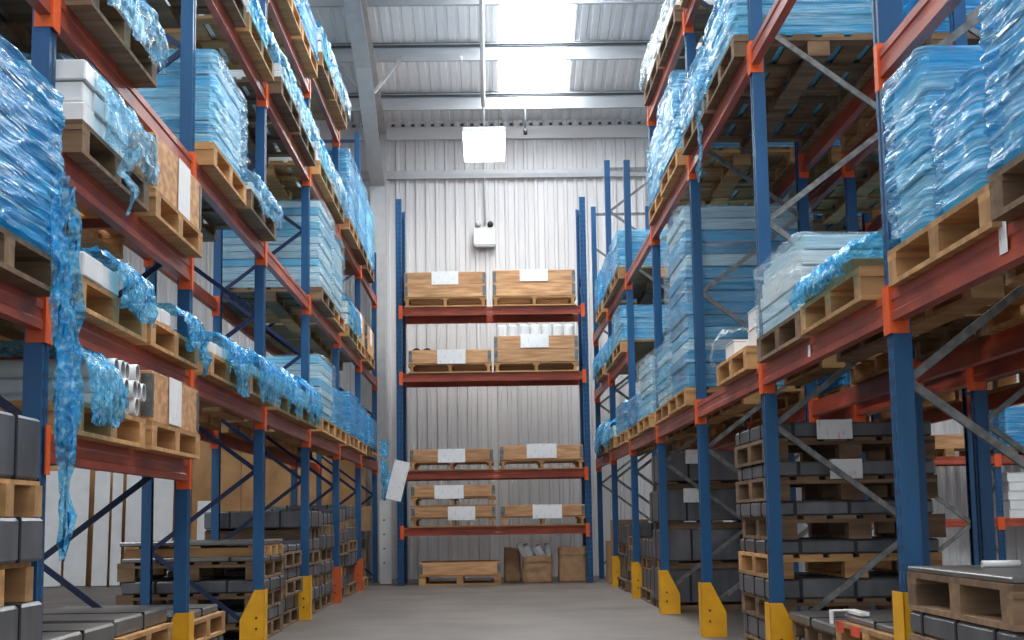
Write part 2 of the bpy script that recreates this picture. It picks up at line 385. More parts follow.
# ------------------------------------------------------------------ pallet racking
UPR = [(-0.045, 0), (-0.015, 0), (-0.010, 0.008), (0.010, 0.008), (0.015, 0), (0.045, 0), (0.045, 0.075), (0.022, 0.075), (0.022, 0.070),
       (0.040, 0.070), (0.040, 0.005), (0.018, 0.005), (0.013, 0.013), (-0.013, 0.013), (-0.018, 0.005), (-0.040, 0.005), (-0.040, 0.070), (-0.022, 0.070), (-0.022, 0.075), (-0.045, 0.075)]
UPRR = [(a, 0.075 - b) for a, b in reversed(UPR)]
BEAM = [(0.045, 0), (0.045, 0.085), (0.03, 0.085), (0.03, 0.12), (-0.005, 0.12), (-0.005, 0.085), (0.001, 0.078), (0.001, 0.042), (-0.005, 0.035), (-0.005, 0)]
BEAMR = [(0.075 - a, b) for a, b in reversed(BEAM)]
def connector_mesh(sd, rear):
    k = ('conn', sd, rear)
    if k in CACHE: return CACHE[k]
    bm = bmesh.new()
    def b(x0, x1, y0, y1, z0, z1):
        r = bmesh.ops.create_cube(bm, size=1)['verts']
        for v in r: v.co = Vector((x0 + (v.co.x + .5) * (x1 - x0), y0 + (v.co.y + .5) * (y1 - y0), z0 + (v.co.z + .5) * (z1 - z0)))
    f = (lambda y: 0.075 - y) if rear else (lambda y: y)
    ya, yb = sorted((f(-0.013), f(0.066))); b(0, sd * 0.006, ya, yb, -0.17, 0.03)
    ya, yb = sorted((f(-0.013), f(-0.0065))); b(0, -sd * 0.05, ya, yb, -0.17, 0.03)
    bmesh.ops.recalc_face_normals(bm, faces=bm.faces[:])
    me = bpy.data.meshes.new('connector'); bm.to_mesh(me); bm.free(); me.materials.append(M('connector_orange')); CACHE[k] = me; return me
DEPTH = 0.95
def rack(name, label, loc, rotz, pos, heights, levels, brace, nodes, zmax_brace=None, support_bars=()):
    """pos: frame positions along local x; levels: list per bay of beam-top heights"""
    t = thing(name, label, 'pallet rack', loc, (0, 0, rotz))
    for x, h in zip(pos, heights):
        put('upright', extrude_mesh('upr', UPR, h, 'blue_upright'), t, (x, 0, 0))
        put('upright', extrude_mesh('uprr', UPRR, h, 'blue_upright'), t, (x, DEPTH - 0.075, 0))
        box('base_plate', t, x, 0.0375, 0.0, 0.12, 0.088, 0.008, 'blue_brace'); box('base_plate', t, x, DEPTH - 0.0375, 0.0, 0.12, 0.088, 0.008, 'blue_brace')
        y0, y1 = 0.06, DEPTH - 0.06; z, k = nodes, 0
        while z + 0.625 < h - 0.1:
            p, q = ((x, y0, z), (x, y1, z + 0.625)) if k % 2 == 0 else ((x, y1, z), (x, y0, z + 0.625))
            v2, f2 = bar_mesh(p, q, 0.024, 0.034, brace); mk('brace', v2, f2, brace, t)
            z += 0.625; k += 1
        v2, f2 = bar_mesh((x, y0, h - 0.12), (x, y1, h - 0.12), 0.028, 0.042, brace); mk('brace', v2, f2, brace, t)
    for i, lv in enumerate(levels):
        a, b = pos[i] + 0.045, pos[i + 1] - 0.045
        for z in lv:
            for rear in (False, True):
                y = DEPTH - 0.075 if rear else 0
                bo = put('beam', extrude_mesh('beam' + str(rear), BEAMR if rear else BEAM, b - a - 0.012, 'beam_red', 'x'), t, (a + 0.006, y, z - 0.12))
                put('connector', connector_mesh(1, rear), bo, (-0.006, 0, 0.12)); put('connector', connector_mesh(-1, rear), bo, (b - a - 0.006, 0, 0.12))
            if (i, z) in support_bars:
                for u in (0.5,):
                    box('support_bar', t, a + (b - a) * u, DEPTH / 2, z - 0.075, 0.05, DEPTH - 0.17, 0.05, 'beam_red')
    return t
P0, PB = 5.82, 2.80
FY = [P0 + PB * k for k in range(-1, 7)]
XL, XR = -1.81, 1.64
LV = {'L': [[1.84, 3.16], [1.31, 1.84, 2.51, 3.16], [1.84, 3.16, 4.47], [1.84, 3.16, 4.47, 5.38], [1.84, 3.16, 4.47, 5.62], [1.84, 3.16, 4.47], [1.84, 3.16, 4.47]],
      'R': [[1.83, 2.85], [1.83, 3.82], [1.83, 3.82, 5.05], [1.83, 3.82, 5.05], [1.83, 3.82], [1.83, 2.92, 3.82], [1.83, 2.92, 3.82]],
      'RR': [[1.83, 2.85], [1.83, 2.85], [1.83, 3.82], [1.83, 3.82], [1.83, 3.82], [1.83, 3.82], [1.83, 3.82]]}
rack('pallet_rack', 'tall blue and orange pallet rack with dark blue braces along the aisle', (XL, 0, 0), R(90), FY, [4.4, 6.1, 6.1, 6.1, 6.15, 6.2, 6.4, 5.2], LV['L'], 'blue_brace', 0.10,
     support_bars=[(1, 1.31), (1, 1.84), (1, 2.51)])
revy = [-y for y in reversed(FY)]
rack('pallet_rack', 'tall blue and orange pallet rack with grey steel braces along the aisle', (XR, 0, 0), R(-90), revy, list(reversed([4.3, 5.6, 6.0, 6.0, 5.2, 5.24, 5.95, 5.9])), list(reversed(LV['R'])), 'grey_brace', 0.22)
XRR = XR + DEPTH + 0.32
rack('pallet_rack', 'second rack row standing back to back behind the grey-braced rack', (XRR, 0, 0), R(-90), revy, [5.3] * 8, list(reversed(LV['RR'])), 'grey_brace', 0.22)
# back rack across the aisle end
YB = 21.2
bl, br = at_y(400.5, 560, YB).x, at_y(590, 560, YB).x
BZ = [at_y(493, v, YB).z for v in (526.5, 470, 372.5, 306.5)]
BH = at_y(400, 199, YB).z
rack('pallet_rack', 'single-bay pallet rack closing the end of the aisle with timber boxes', (0, YB, 0), 0, [bl, br], [BH, BH], [BZ], 'blue_brace', 0.15)
bx2 = [at_y(999, 480, 22.3).x - 2.8, at_y(999, 480, 22.3).x, at_y(999, 480, 22.3).x + 2.8]
rack('pallet_rack', 'low rack on the back wall beyond the grey-braced rack', (0, 22.3, 0), 0, bx2, [3.4] * 3, [[at_y(980, 519, 22.3).z, at_y(980, 456, 22.3).z]] * 2, 'grey_brace', 0.2)

# ------------------------------------------------------------------ upright guards
def guard(x, y, sg, material, h, label, dp=0.19):
    """angle guard: aisle plate + side plate cut off aslant; sg = direction of the rack depth"""
    o_ = [(0, 0), (dp, 0), (dp, h * (0.45 if dp < 0.2 else 0.06)), (0.075 if dp < 0.2 else 0.03, h), (0, h)]
    t = thing('upright_guard', label, 'rack guard', (x, y, 0), group='rack upright guards')
    n = len(o_); vs = [(sg * a, 0, b) for a, b in o_] + [(sg * a, 0.007, b) for a, b in o_]
    fs = [(i, (i + 1) % n, n + (i + 1) % n, n + i) for i in range(n)] + [tuple(range(n)), tuple(range(2 * n - 1, n - 1, -1))]
    mk('side_plate', vs, fs, material, t)
    box('face_plate', t, 0, 0.075, 0, 0.007, 0.15, h, material)
    for zz in (0.30, 0.10): tube('bolt', [(sg * 0.06, 0.001, h * zz + 0.08), (sg * 0.06, -0.008, h * zz + 0.08)], 0.009, 'dark_metal', t)
for k, (m_, h_) in {0: ('guard_yellow', .42), 1: ('guard_yellow', .42), 2: ('guard_yellow', .42), 3: ('guard_yellow', .42), 4: ('guard_orange', .42), 5: ('guard_orange', .44)}.items():
    guard(XL + 0.022, P0 + PB * k - 0.085, -1, m_, h_, '%s steel guard on the %s upright of the blue-braced rack' % (m_[6:], ['nearest', 'second', 'third', 'fourth', 'fifth', 'sixth'][k]), 0.29 if k == 5 else 0.19)
for k in range(6):
    guard(XR - 0.022, P0 + PB * k - 0.085, 1, 'guard_yellow', .62 if k == 0 else .42, 'yellow steel guard on the %s upright of the grey-braced rack' % ['nearest', 'second', 'third', 'fourth', 'fifth', 'sixth'][k])

# ------------------------------------------------------------------ pallets
PH = 0.144
def pallet(x, y, z, lx, ly, label, old=False, group='timber pallets', detail=True, rot=0.0):
    """lx across the rack, ly along the rack front; bottom boards run along local y"""
    wd = 'old_wood' if old else 'pallet_wood'
    t = thing('timber_pallet', label, 'pallet', (x, y, z), (0, 0, rot), group)
    bw = 0.14
    xs = (-lx / 2 + bw / 2, 0, lx / 2 - bw / 2)
    ys = (-ly / 2 + 0.06, 0, ly / 2 - 0.06)
    if not detail:
        for a in xs: box('bottom_board', t, a, 0, 0, bw, ly, 0.02, wd)
        for a in xs:
            for b in ys: box('block', t, a, b, 0.02, bw, 0.11, 0.102, wd)
        box('deck', t, 0, 0, 0.122, lx, ly, 0.022, wd); return t
    for a in xs:
        box('bottom_board', t, a, 0, 0, bw, ly, 0.02, wd)
        for b in ys: box('block', t, a, b, 0.02, bw, 0.11, 0.08, wd)
    for b in ys: box('stringer_board', t, 0, b, 0.10, lx, 0.12, 0.022, wd)
    n = 6; g = (lx - n * 0.14) / (n - 1)
    for i in range(n): box('deck_board', t, -lx / 2 + 0.07 + i * (0.14 + g), 0, 0.122, 0.14, ly, 0.022, wd)
    return t

# ------------------------------------------------------------------ loads
def film_shell(name, parent, lx, ly, z0, h, material, seed, step=0.025, amp=0.02, slant=0.1, top=0.14, sag=0.05):
    r = 0.03; hx, hy = lx / 2, ly / 2
    corners = [(hx - r, -hy + r, -90), (hx - r, hy - r, 0), (-hx + r, hy - r, 90), (-hx + r, -hy + r, 180)]
    pts = []
    for i, (cx, cy, a0) in enumerate(corners):
        for k in range(4):
            a = R(a0 + 30 * k); pts.append((cx + r * math.cos(a), cy + r * math.sin(a), math.cos(a), math.sin(a)))
        nx_, ny_, b0 = corners[(i + 1) % 4]
        p = pts[-1]; q = (nx_ + r * math.cos(R(b0)), ny_ + r * math.sin(R(b0)))
        d = math.hypot(q[0] - p[0], q[1] - p[1]); m = max(2, int(d / (step * 1.6)))
        for k in range(1, m): pts.append((p[0] + (q[0] - p[0]) * k / m, p[1] + (q[1] - p[1]) * k / m, p[2], p[3]))
    A = np.array(pts); n = len(A)
    seg = np.hypot(*(np.roll(A[:, :2], -1, 0) - A[:, :2]).T); s = np.concatenate([[0], np.cumsum(seg)[:-1]])
    nv = max(6, int(h / (step * 0.5)) + 1); v = np.linspace(0, h, nv)
    S, V = np.meshgrid(s, v)
    c, sn = math.cos(slant), math.sin(slant)
    wob = vnoise(S * 2.5, V * 2.5, seed + 5) * 0.25
    a = (S * c + V * sn) * 2.6; b = (-S * sn + V * c + wob * 0.35) * 24
    rd = (1 - np.abs(2 * vnoise(a, b, seed) - 1)) ** 2 * 0.45 + (1 - np.abs(2 * vnoise(a * 1.5, b * 2.1, seed + 1) - 1)) ** 2 * 0.35
    D = 0.006 + amp * rd + 0.010 * vnoise(S * 3, V * 4, seed + 2)
    X = A[:, 0] + A[:, 2] * D; Y = A[:, 1] + A[:, 3] * D
    Z = z0 + V + (V < 0.001) * (0.25 * sag * vnoise(S * 6, V, seed + 3)) + 0.002
    rows = [np.stack([X, Y, Z], -1)]
    for q, t_ in enumerate((0.35, 1.0)):
        f = 1 - np.minimum(1, top * t_ / min(hx, hy)) * (0.7 + 0.6 * vnoise(s * 3, s * 0 + q, seed + 7))
        rows.append(np.stack([A[:, 0] * f, A[:, 1] * f, z0 + h + 0.012 + 0.015 * vnoise(s * 9, s * 0 + q, seed + 9)], -1)[None])
    G = np.concatenate(rows, 0)
    return mk(name, G.reshape(-1, 3).tolist(), grid_faces(n, G.shape[0], True), material, parent, smooth=True)

def ribbon(name, parent, p, length, width, material, seed, drift=(0, 0), nl=40, nw=7):
    """hanging strip of crumpled film; p = top centre, strip faces +x/-y"""
    v = np.linspace(0, 1, nl)[:, None]; u = np.linspace(-0.5, 0.5, nw)[None]
    wv = width * (0.55 + 0.9 * vnoise(v * 5, v * 0, seed))
    if True: wv = wv * np.clip((1.04 - v) * 6, 0.15, 1)
    tw = (vnoise(v * 4, v * 0 + 3, seed) - 0.5) * 2.2
    n1 = vnoise(u * 6 + 9, v * length * 14, seed + 1) - 0.5; n2 = vnoise(u * 5 + 4, v * length * 9, seed + 2) - 0.5
    X = p[0] + drift[0] * v + u * wv * np.sin(tw + 0.5) + n1 * 0.035 + (vnoise(v * 3, v * 0 + 8, seed) - 0.5) * 0.05
    Y = p[1] + drift[1] * v + u * wv * np.cos(tw + 0.5) + n2 * 0.035
    Z = p[2] - length * v + n1 * 0.03
    G = np.stack([X, Y, Z + 0 * u], -1)
    return mk(name, G.reshape(-1, 3).tolist(), grid_faces(nw, nl), material, parent, smooth=True)

def drape(name, parent, lx, y0, y1, z0, h, front, material, seed, hang=0.18, step=0.03, amp=0.05):
    """crumpled cover over a low load: rear edge, over the top, down the aisle face with a ragged hem"""
    fx = front * lx / 2
    path = [(-fx, 0.0), (-fx, h * 0.9), (-fx * 0.8, h), (fx * 0.2, h), (fx * 0.9, h * 0.95), (fx * 1.05, h * 0.6), (fx * 1.1, 0.02), (fx * 1.08, -hang)]
    L = [0]
    for a, b in zip(path, path[1:]): L.append(L[-1] + math.hypot(b[0] - a[0], b[1] - a[1]))
    m = max(14, int(L[-1] / step)); t = np.linspace(0, L[-1], m)
    px, pz = np.interp(t, L, [p[0] for p in path]), np.interp(t, L, [p[1] for p in path])
    nu = max(8, int((y1 - y0) / step)); yy = np.linspace(y0, y1, nu)
    T, Yg = np.meshgrid(t, yy, indexing='ij')
    rd = lambda f, g, s_: 1 - np.abs(2 * vnoise(T * f + Yg * g, Yg * f - T * g, seed + s_) - 1)
    d = amp * (0.45 * rd(5, 3, 0) + 0.35 * rd(13, -6, 1) + 0.35 * rd(24, 11, 2))
    ins = np.clip((T - L[4]) / (L[-1] - L[4]), 0, 1)
    X = px[:, None] + front * d * np.clip((T - L[3]) / (L[5] - L[3]), 0, 1)
    Z = z0 + pz[:, None] + d * (1 - ins) 
    hem = vnoise(Yg * 7, Yg * 0, seed + 6)
    cut = np.clip((T - L[6]) / (L[7] - L[6]), 0, 1)
    Z = Z + cut * hang * (0.9 - hem ** 0.6 * 0.95)
    Y = Yg + (vnoise(T * 6, Yg * 6, seed + 4) - 0.5) * 0.04
    return mk(name, np.stack([X, Y, Z], -1).reshape(-1, 3).tolist(), grid_faces(nu, m), material, parent, smooth=True)

SEED = [11]
def nxt(): SEED[0] += 13; return SEED[0]
def step_for(y): return 0.02 if y < 9 else (0.03 if y < 14 else 0.045)

def wrapped_stack(x, y, z, lx, ly, h, label, tones=('sheet_blue', 'sheet_sky', 'sheet_pale'), film='film_blue', group='film-wrapped sheet stacks', slant=0.1, lt=0.075, front=1, amp=0.02, tails=()):
    t = thing('wrapped_sheet_stack', label, 'wrapped stack', (x, y, z), group=group)
    n = max(2, round(h / lt)); th = h / n; rnd = random.Random(nxt())
    for i in range(n):
        j = 0.012
        box('sheet_pack', t, rnd.uniform(-j, j), rnd.uniform(-j, j), i * th + 0.002, lx - 0.05, ly - 0.05, th - 0.007, rnd.choice(tones), 0.004)
    film_shell('stretch_film', t, lx, ly, 0.0, h, film, nxt(), step_for(y), amp, slant)
    for (dx, dy, dz, ln, wd, dr) in tails: ribbon('film_tail', t, (dx, dy, dz), ln, wd, film + '_loose', nxt(), dr)
    return t

def profile_load(x, y, z, lx, ly, h, label, front, film='film_blue', bars=((0.0, 0.5),), cover=((-0.5, 0.5),), group='film-covered profile bundles', hang=0.18, stick=0.05, tails=(), bw=0.10, bh=0.075, bm='white_plastic'):
    """white plastic profiles lying across the pallet, part covered by crumpled film"""
    t = thing('profile_bundle', label, 'profile bundle', (x, y, z), group=group)
    rnd = random.Random(nxt())
    for (a, b) in bars:
        n = max(1, int((b - a) * ly / bw + 0.01)); rows = max(1, int(h / bh))
        for r_ in range(rows):
            for i in range(max(1, n - r_ // 2)):
                yy = a * ly + bw / 2 + i * bw + (r_ % 2) * 0.012
                L_ = lx * rnd.uniform(0.93, 1.0)
                box('profile', t, front * (stick * rnd.uniform(0.2, 1) + (lx - L_) / 2), yy, r_ * bh + 0.001, L_, bw - 0.005, bh - 0.005, bm, 0.006)
    for (a, b) in cover:
        drape('film_cover', t, lx, a * ly, b * ly, 0.0, h + 0.02, front, film + '_loose', nxt(), hang, max(0.022, step_for(y)))
    for (dx, dy, dz, ln, wd, dr) in tails: ribbon('film_tail', t, (dx, dy, dz), ln, wd, film + '_loose', nxt(), dr)
    return t

def tube_mesh(r, L, material='white_plastic', wall=0.006, seg=18):
    k = ('tube', r, L, material)
    if k in CACHE: return CACHE[k]
    vs = []
    for rr, xx in ((r, -L / 2), (r, L / 2), (r - wall, L / 2), (r - wall, -L / 2)):
        for i in range(seg): a = 2 * math.pi * i / seg; vs.append((xx, rr * math.cos(a), rr * math.sin(a)))
    fs = [(j * seg + i, ((j + 1) % 4) * seg + i, ((j + 1) % 4) * seg + (i + 1) % seg, j * seg + (i + 1) % seg) for j in range(4) for i in range(seg)]
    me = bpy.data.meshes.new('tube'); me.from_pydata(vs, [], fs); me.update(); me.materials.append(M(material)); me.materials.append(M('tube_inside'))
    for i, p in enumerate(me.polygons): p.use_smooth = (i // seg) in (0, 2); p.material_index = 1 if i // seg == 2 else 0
    CACHE[k] = me; return me

def collar_box(x, y, z, lx, ly, tiers, label, face, group='timber collar boxes', th=0.2, paper='label_paper', lab=(0.0, 0.36, 0.17, 0.0), hinges=True, fill=None):
    """timber collar box: planks on four sides, corner hinges, paper label. face: '-y' or '+x' or '-x' carries the label"""
    t = thing('collar_box', label, 'timber box', (x, y, z), group=group)
    for k in range(tiers):
        zz = k * th
        for s in (-1, 1):
            box('side_plank', t, 0, s * (ly / 2 - 0.011), zz + 0.001, lx, 0.022, th - 0.004, 'crate_wood', 0.003)
            box('side_plank', t, s * (lx / 2 - 0.011), 0, zz + 0.001, 0.022, ly - 0.046, th - 0.004, 'crate_wood', 0.003)
        if hinges:
            for sx in (-1, 1):
                for sy in (-1, 1):
                    box('corner_hinge', t, sx * (lx / 2 - 0.024), sy * (ly / 2 + 0.002), zz + 0.02, 0.05, 0.004, th - 0.04, 'grey_brace')
                    box('corner_hinge', t, sx * (lx / 2 + 0.002), sy * (ly / 2 - 0.024), zz + 0.02, 0.004, 0.05, th - 0.04, 'grey_brace')
    H = tiers * th
    if lab:
        off, w_, h_, dz = lab
        if face == '-y': box('paper_label', t, off, -ly / 2 - 0.006, H - h_ + dz, w_, 0.002, h_, paper)
        else:
            s = 1 if face == '+x' else -1
            box('paper_label', t, s * (lx / 2 + 0.006), off, H - h_ + dz, 0.002, w_, h_, paper)
    return t

def steel_bundle(x, y, z, lx, ly, h, label, straps=3, material='steel_dark', group='strapped steel bundles', paper=None, straps_x=3):
    t = thing('steel_bundle', label, 'steel bundle', (x, y, z), group=group)
    rnd = random.Random(nxt())
    box('bundle_body', t, 0, 0, 0, lx, ly, h, material, min(0.012, h * 0.2))
    for i in range(straps):
        yy = -ly / 2 + ly * (i + 0.5) / straps + rnd.uniform(-.02, .02)
        box('strap', t, 0, yy, 0.0005, lx + 0.008, 0.022, h + 0.003, 'strap_black')
    for i in range(straps_x):
        xx = -lx / 2 + lx * (i + 0.5) / straps_x + rnd.uniform(-.02, .02)
        box('strap', t, xx, 0, 0.0005, 0.022, ly + 0.008, h + 0.003, 'strap_black')
    if paper:
        box('paper_label', t, paper[0], -ly / 2 - 0.045, h - 0.9 * paper[2], paper[1], 0.002, paper[2], 'label_red')
    return t

def bearers(x, y, z, lx, ly, h, label, n=4, old=True, along='x'):
    """low skid of square timber bearers with two cross laths"""
    t = thing('timber_skid', label, 'timber skid', (x, y, z), group='timber skids between steel bundles')
    wd = 'old_wood' if old else 'pallet_wood'
    for i in range(n):
        yy = -ly / 2 + 0.06 + i * (ly - 0.12) / (n - 1)
        box('bearer', t, 0, yy, 0, lx, 0.09, h - 0.02, wd)
    for s in (-1, 0, 1): box('cross_lath', t, s * (lx / 2 - 0.07), 0, h - 0.02, 0.11, ly, 0.018, wd)
    return t

# slot helpers -----------------------------------------------------------------
PLX, PLY = 1.08, 1.20
OV = {'L': 0.10, 'R': 0.06, 'RR': 0.06}
def slot_x(side):
    if side == 'L': return XL + OV['L'] - PLX / 2
    if side == 'R': return XR - OV['R'] + PLX / 2
    return XRR - OV['RR'] + PLX / 2
def slot_y(bay, half): return P0 + PB * bay + (0.76 if half == 'A' else 2.04)
def where(side, bay, lev, half):
    sh = ('%s shelf' % ORD[lev]) if lev is not None else 'floor'
    return '%s, %s, %s, %s half' % (RACKN[side], sh, BAYN[bay + 1], 'nearer' if half == 'A' else 'farther')
def front(side): return 1 if side == 'L' else -1
def slot(side, bay, lev, half, old=None, dy=0.0):
    """puts the pallet, returns load position"""
    z = LV[side][bay + 1][lev]; y = slot_y(bay, half) + dy; x = slot_x(side) + random.uniform(-0.02, 0.02)
    old = old if old is not None else (random.random() < 0.3)
    pallet(x, y, z + 0.001, PLX, PLY, ('weathered' if old else 'pale') + ' timber pallet, ' + where(side, bay, lev, half), old, detail=y < 15.5)
    return x, y, z + PH + 0.003
def S(side, bay, lev, half, h, desc='blue film-wrapped sheet stack', film='film_blue', tones=('sheet_blue', 'sheet_sky', 'sheet_pale'), lx=1.06, ly=1.16, slant=None, dy=0, tails=(), amp=0.02, **k):
    x, y, z = slot(side, bay, lev, half, dy=dy)
    if slant is None: slant = random.uniform(-0.15, 0.15)
    wrapped_stack(x, y, z, lx, ly, h, desc + ', ' + where(side, bay, lev, half), tones, film, slant=slant, front=front(side), tails=tails, amp=amp, **k)
def Lo(side, bay, lev, half, h, desc='crumpled blue film over white profiles', film='film_blue', bars=((-0.45, 0.4),), cover=((-0.48, 0.48),), dy=0, hang=0.12, tails=(), stick=0.03, **k):
    x, y, z = slot(side, bay, lev, half, dy=dy)
    profile_load(x, y, z, 1.02, 1.14, h, desc + ', ' + where(side, bay, lev, half), front(side), film, bars, cover, hang=hang, tails=tails, stick=stick, **k)
def Bx(side, bay, lev, half, tiers, th=0.2, desc='timber collar box with white paper label', paper='label_paper', lab=(0, 0.34, 0.24, -0.01), dy=0):
    x, y, z = slot(side, bay, lev, half, dy=dy, old=False)
    collar_box(x, y, z, PLX - 0.02, 1.18, tiers, desc + ', ' + where(side, bay, lev, half), '+x' if side == 'L' else '-x', th=th, paper=paper, lab=lab)
PALE = ('sheet_pale', 'sheet_pale', 'sheet_sky'); DEEP = ('sheet_blue', 'sheet_blue', 'sheet_sky')

# ---- blue-braced rack
fL = 0.54
S('L', -1, 0, 'B', 0.66, 'big bright blue wrapped stack trailing film', tones=DEEP, amp=0.028, dy=0.02,
  tails=((0.60, 0.46, 0.32, 1.50, 0.07, (0.00, 0.05)), (0.60, 0.40, 0.22, 0.95, 0.06, (0.0, 0.05)), (0.61, 0.52, 0.27, 1.05, 0.06, (0.02, 0.03))))
Lo('L', 0, 0, 'A', 0.20, 'white plastic tubes beside crumpled blue film', bars=(), cover=((-0.48, 0.0),))
Bx('L', 0, 0, 'B', 1, 0.26, 'timber collar box with red-inked paper label', 'label_red', (-0.05, 0.3, 0.25, 0))
Lo('L', 0, 1, 'A', 0.16, 'white profiles under glossy blue film', bars=((-0.48, 0.05),), cover=((-0.12, 0.48),), stick=0.10, bw=0.3, bh=0.11)
Lo('L', 0, 1, 'B', 0.12, 'white profile bars with torn blue film', bars=((-0.45, -0.12),), cover=((0.05, 0.5),), stick=0.08, bw=0.18, bh=0.085, tails=((0.62, 0.4, 0.02, 0.22, 0.05, (0, 0)),))
Lo('L', 0, 2, 'A', 0.29, 'tall white profiles under shredded clear film', 'film_pale', bars=((-0.48, 0.35),), cover=((-0.36, 0.5),), stick=0.03, hang=0.05, bw=0.16, bh=0.095, tails=((0.62, -0.1, 0.0, 0.32, 0.05, (0, 0)),))
Bx('L', 0, 2, 'B', 1, 0.30, 'timber collar box with blank white label', lab=(0.10, 0.3, 0.3, 0))
Lo('L', 0, 3, 'A', 0.22, 'profiles under pale shiny film', 'film_pale', cover=((-0.5, 0.5),), hang=0.1)
Lo('L', 1, 0, 'A', 0.13, 'white bars and ragged blue film', bars=((-0.45, 0.0),), cover=((-0.2, 0.5),), hang=0.2)
Lo('L', 1, 0, 'B', 0.14, 'low bundle in ragged blue film', hang=0.2)
S('L', 1, 1, 'A', 0.60, 'pale blue sheet stack in shiny film', tones=('sheet_blue', 'sheet_sky', 'sheet_sky', 'sheet_pale'), film='film_pale', amp=0.03)
Lo('L', 1, 1, 'B', 0.13, 'low white bundle under pale film', 'film_pale')
Lo('L', 1, 2, 'A', 0.16, 'low bundle under light film', 'film_pale', hang=0.05)
Lo('L', 1, 2, 'B', 0.18, 'low bundle under bright blue film', hang=0.05)
Lo('L', 2, 0, 'A', 0.20, 'white profiles with heaped blue film', bars=((-0.45, 0.45),), hang=0.15)
Lo('L', 2, 0, 'B', 0.22, 'blue heap of crumpled film on profiles', hang=0.15)
Lo('L', 2, 2, 'A', 0.22, 'low film-covered bundle', 'film_pale', hang=0.05)
Lo('L', 2, 2, 'B', 0.26, 'low bundle under blue and clear film', 'film_pale')
S('L', 2, 3, 'A', 0.30, 'flat sky blue sheet stack', tones=DEEP)
S('L', 2, 3, 'B', 0.34, 'flat sky blue wrapped stack', tones=DEEP)
S('L', 3, 0, 'A', 0.62, 'translucent pale blue sheet stack', film='film_clear', tones=('sheet_pale', 'sheet_sky'))
S('L', 3, 0, 'B', 0.40, 'blue film-wrapped low stack')
S('L', 3, 1, 'A', 0.90, 'tall pale teal sheet stack in clear film', film='film_clear', tones=('sheet_pale', 'sheet_sky', 'sheet_pale'))
S('L', 3, 1, 'B', 0.86, 'tall pale sheet stack in clear film', film='film_clear', tones=PALE)
Lo('L', 3, 2, 'A', 0.25, 'low bundle in blue film', hang=0.05); Lo('L', 3, 2, 'B', 0.30, 'low bundle in light film', 'film_pale', hang=0.05)
Lo('L', 3, 3, 'A', 0.30, 'bundle in bright blue film', hang=0.05); Lo('L', 3, 3, 'B', 0.30, 'bundle in pale film', 'film_pale', hang=0.05)
S('L', 4, 0, 'A', 0.50, 'bright blue film-wrapped stack', tones=DEEP); S('L', 4, 0, 'B', 0.45, 'blue wrapped stack with film tail', tones=DEEP)
Lo('L', 4, 1, 'A', 0.35, 'rounded heap of blue film'); Bx('L', 4, 1, 'B', 2)
S('L', 4, 2, 'A', 0.86, 'tall light blue sheet stack', film='film_pale', tones=('sheet_sky', 'sheet_pale', 'sheet_blue')); S('L', 4, 2, 'B', 0.86, 'tall light blue wrapped stack', film='film_pale', tones=('sheet_sky', 'sheet_pale'))
S('L', 5, 0, 'A', 0.40, 'vivid blue wrapped stack', tones=DEEP, tails=((0.68, 0.0, 0.1, 0.85, 0.12, (0.02, 0.05)),))
Bx('L', 5, 1, 'A', 2)
S('L', 5, 2, 'A', 0.84, 'tall light blue stack', film='film_pale', tones=('sheet_sky', 'sheet_pale'))
# white plastic tubes on the lowest shelf, each one on its own
tx, ty, tz = slot_x('L'), slot_y(0, 'A'), LV['L'][1][0] + PH + 0.001
names = ['bottom row', 'middle row', 'top row']
for r_, n_ in enumerate((5, 5, 4)):
    for i in range(n_):
        o = put('plastic_tube', tube_mesh(0.044, 0.96), None, (tx + 0.03 + random.uniform(-.02, .03), ty + 0.10 + i * 0.092 + (r_ % 2) * 0.046, tz + 0.047 + r_ * 0.081))
        tag(o, 'white plastic tube, %s of the tube pile, %s from the camera' % (names[r_], ['first', 'second', 'third', 'fourth', 'fifth'][i]), 'tube', 'white plastic tubes in a pile')

# ---- grey-braced rack
x, y, z = slot('R', -1, 0, 'B', old=False)
wrapped_stack(x, y + 0.30, z, 1.06, 0.50, 0.66, 'shiny pale blue film-wrapped stack farther on the nearest pallet of the grey-braced rack', ('sheet_sky', 'sheet_pale'), 'film_pale', slant=0.12, amp=0.028, tails=())
wrapped_stack(x, y - 0.28, z, 1.06, 0.50, 0.40, 'shiny blue wrapped stack nearer on the nearest pallet of the grey-braced rack', ('sheet_blue', 'sheet_sky'), 'film_pale', slant=-0.05, amp=0.03)
S('R', -1, 0, 'A', 0.72, 'tall shiny blue film-wrapped stack', tones=DEEP, film='film_pale', amp=0.032)
Lo('R', 0, 0, 'A', 0.10, 'low brown board pack under blue film', bars=((-0.35, 0.45),), cover=((-0.5, 0.5),), hang=0.03, bm='cardboard')
S('R', 0, 0, 'B', 0.40, 'white sheet stack with loosely tied clear film', film='film_clear', tones=('sheet_pale', 'white_plastic', 'sheet_pale'), amp=0.03)
x, y, z = slot('R', 1, 0, 'A', old=False)
rnd = random.Random(3)
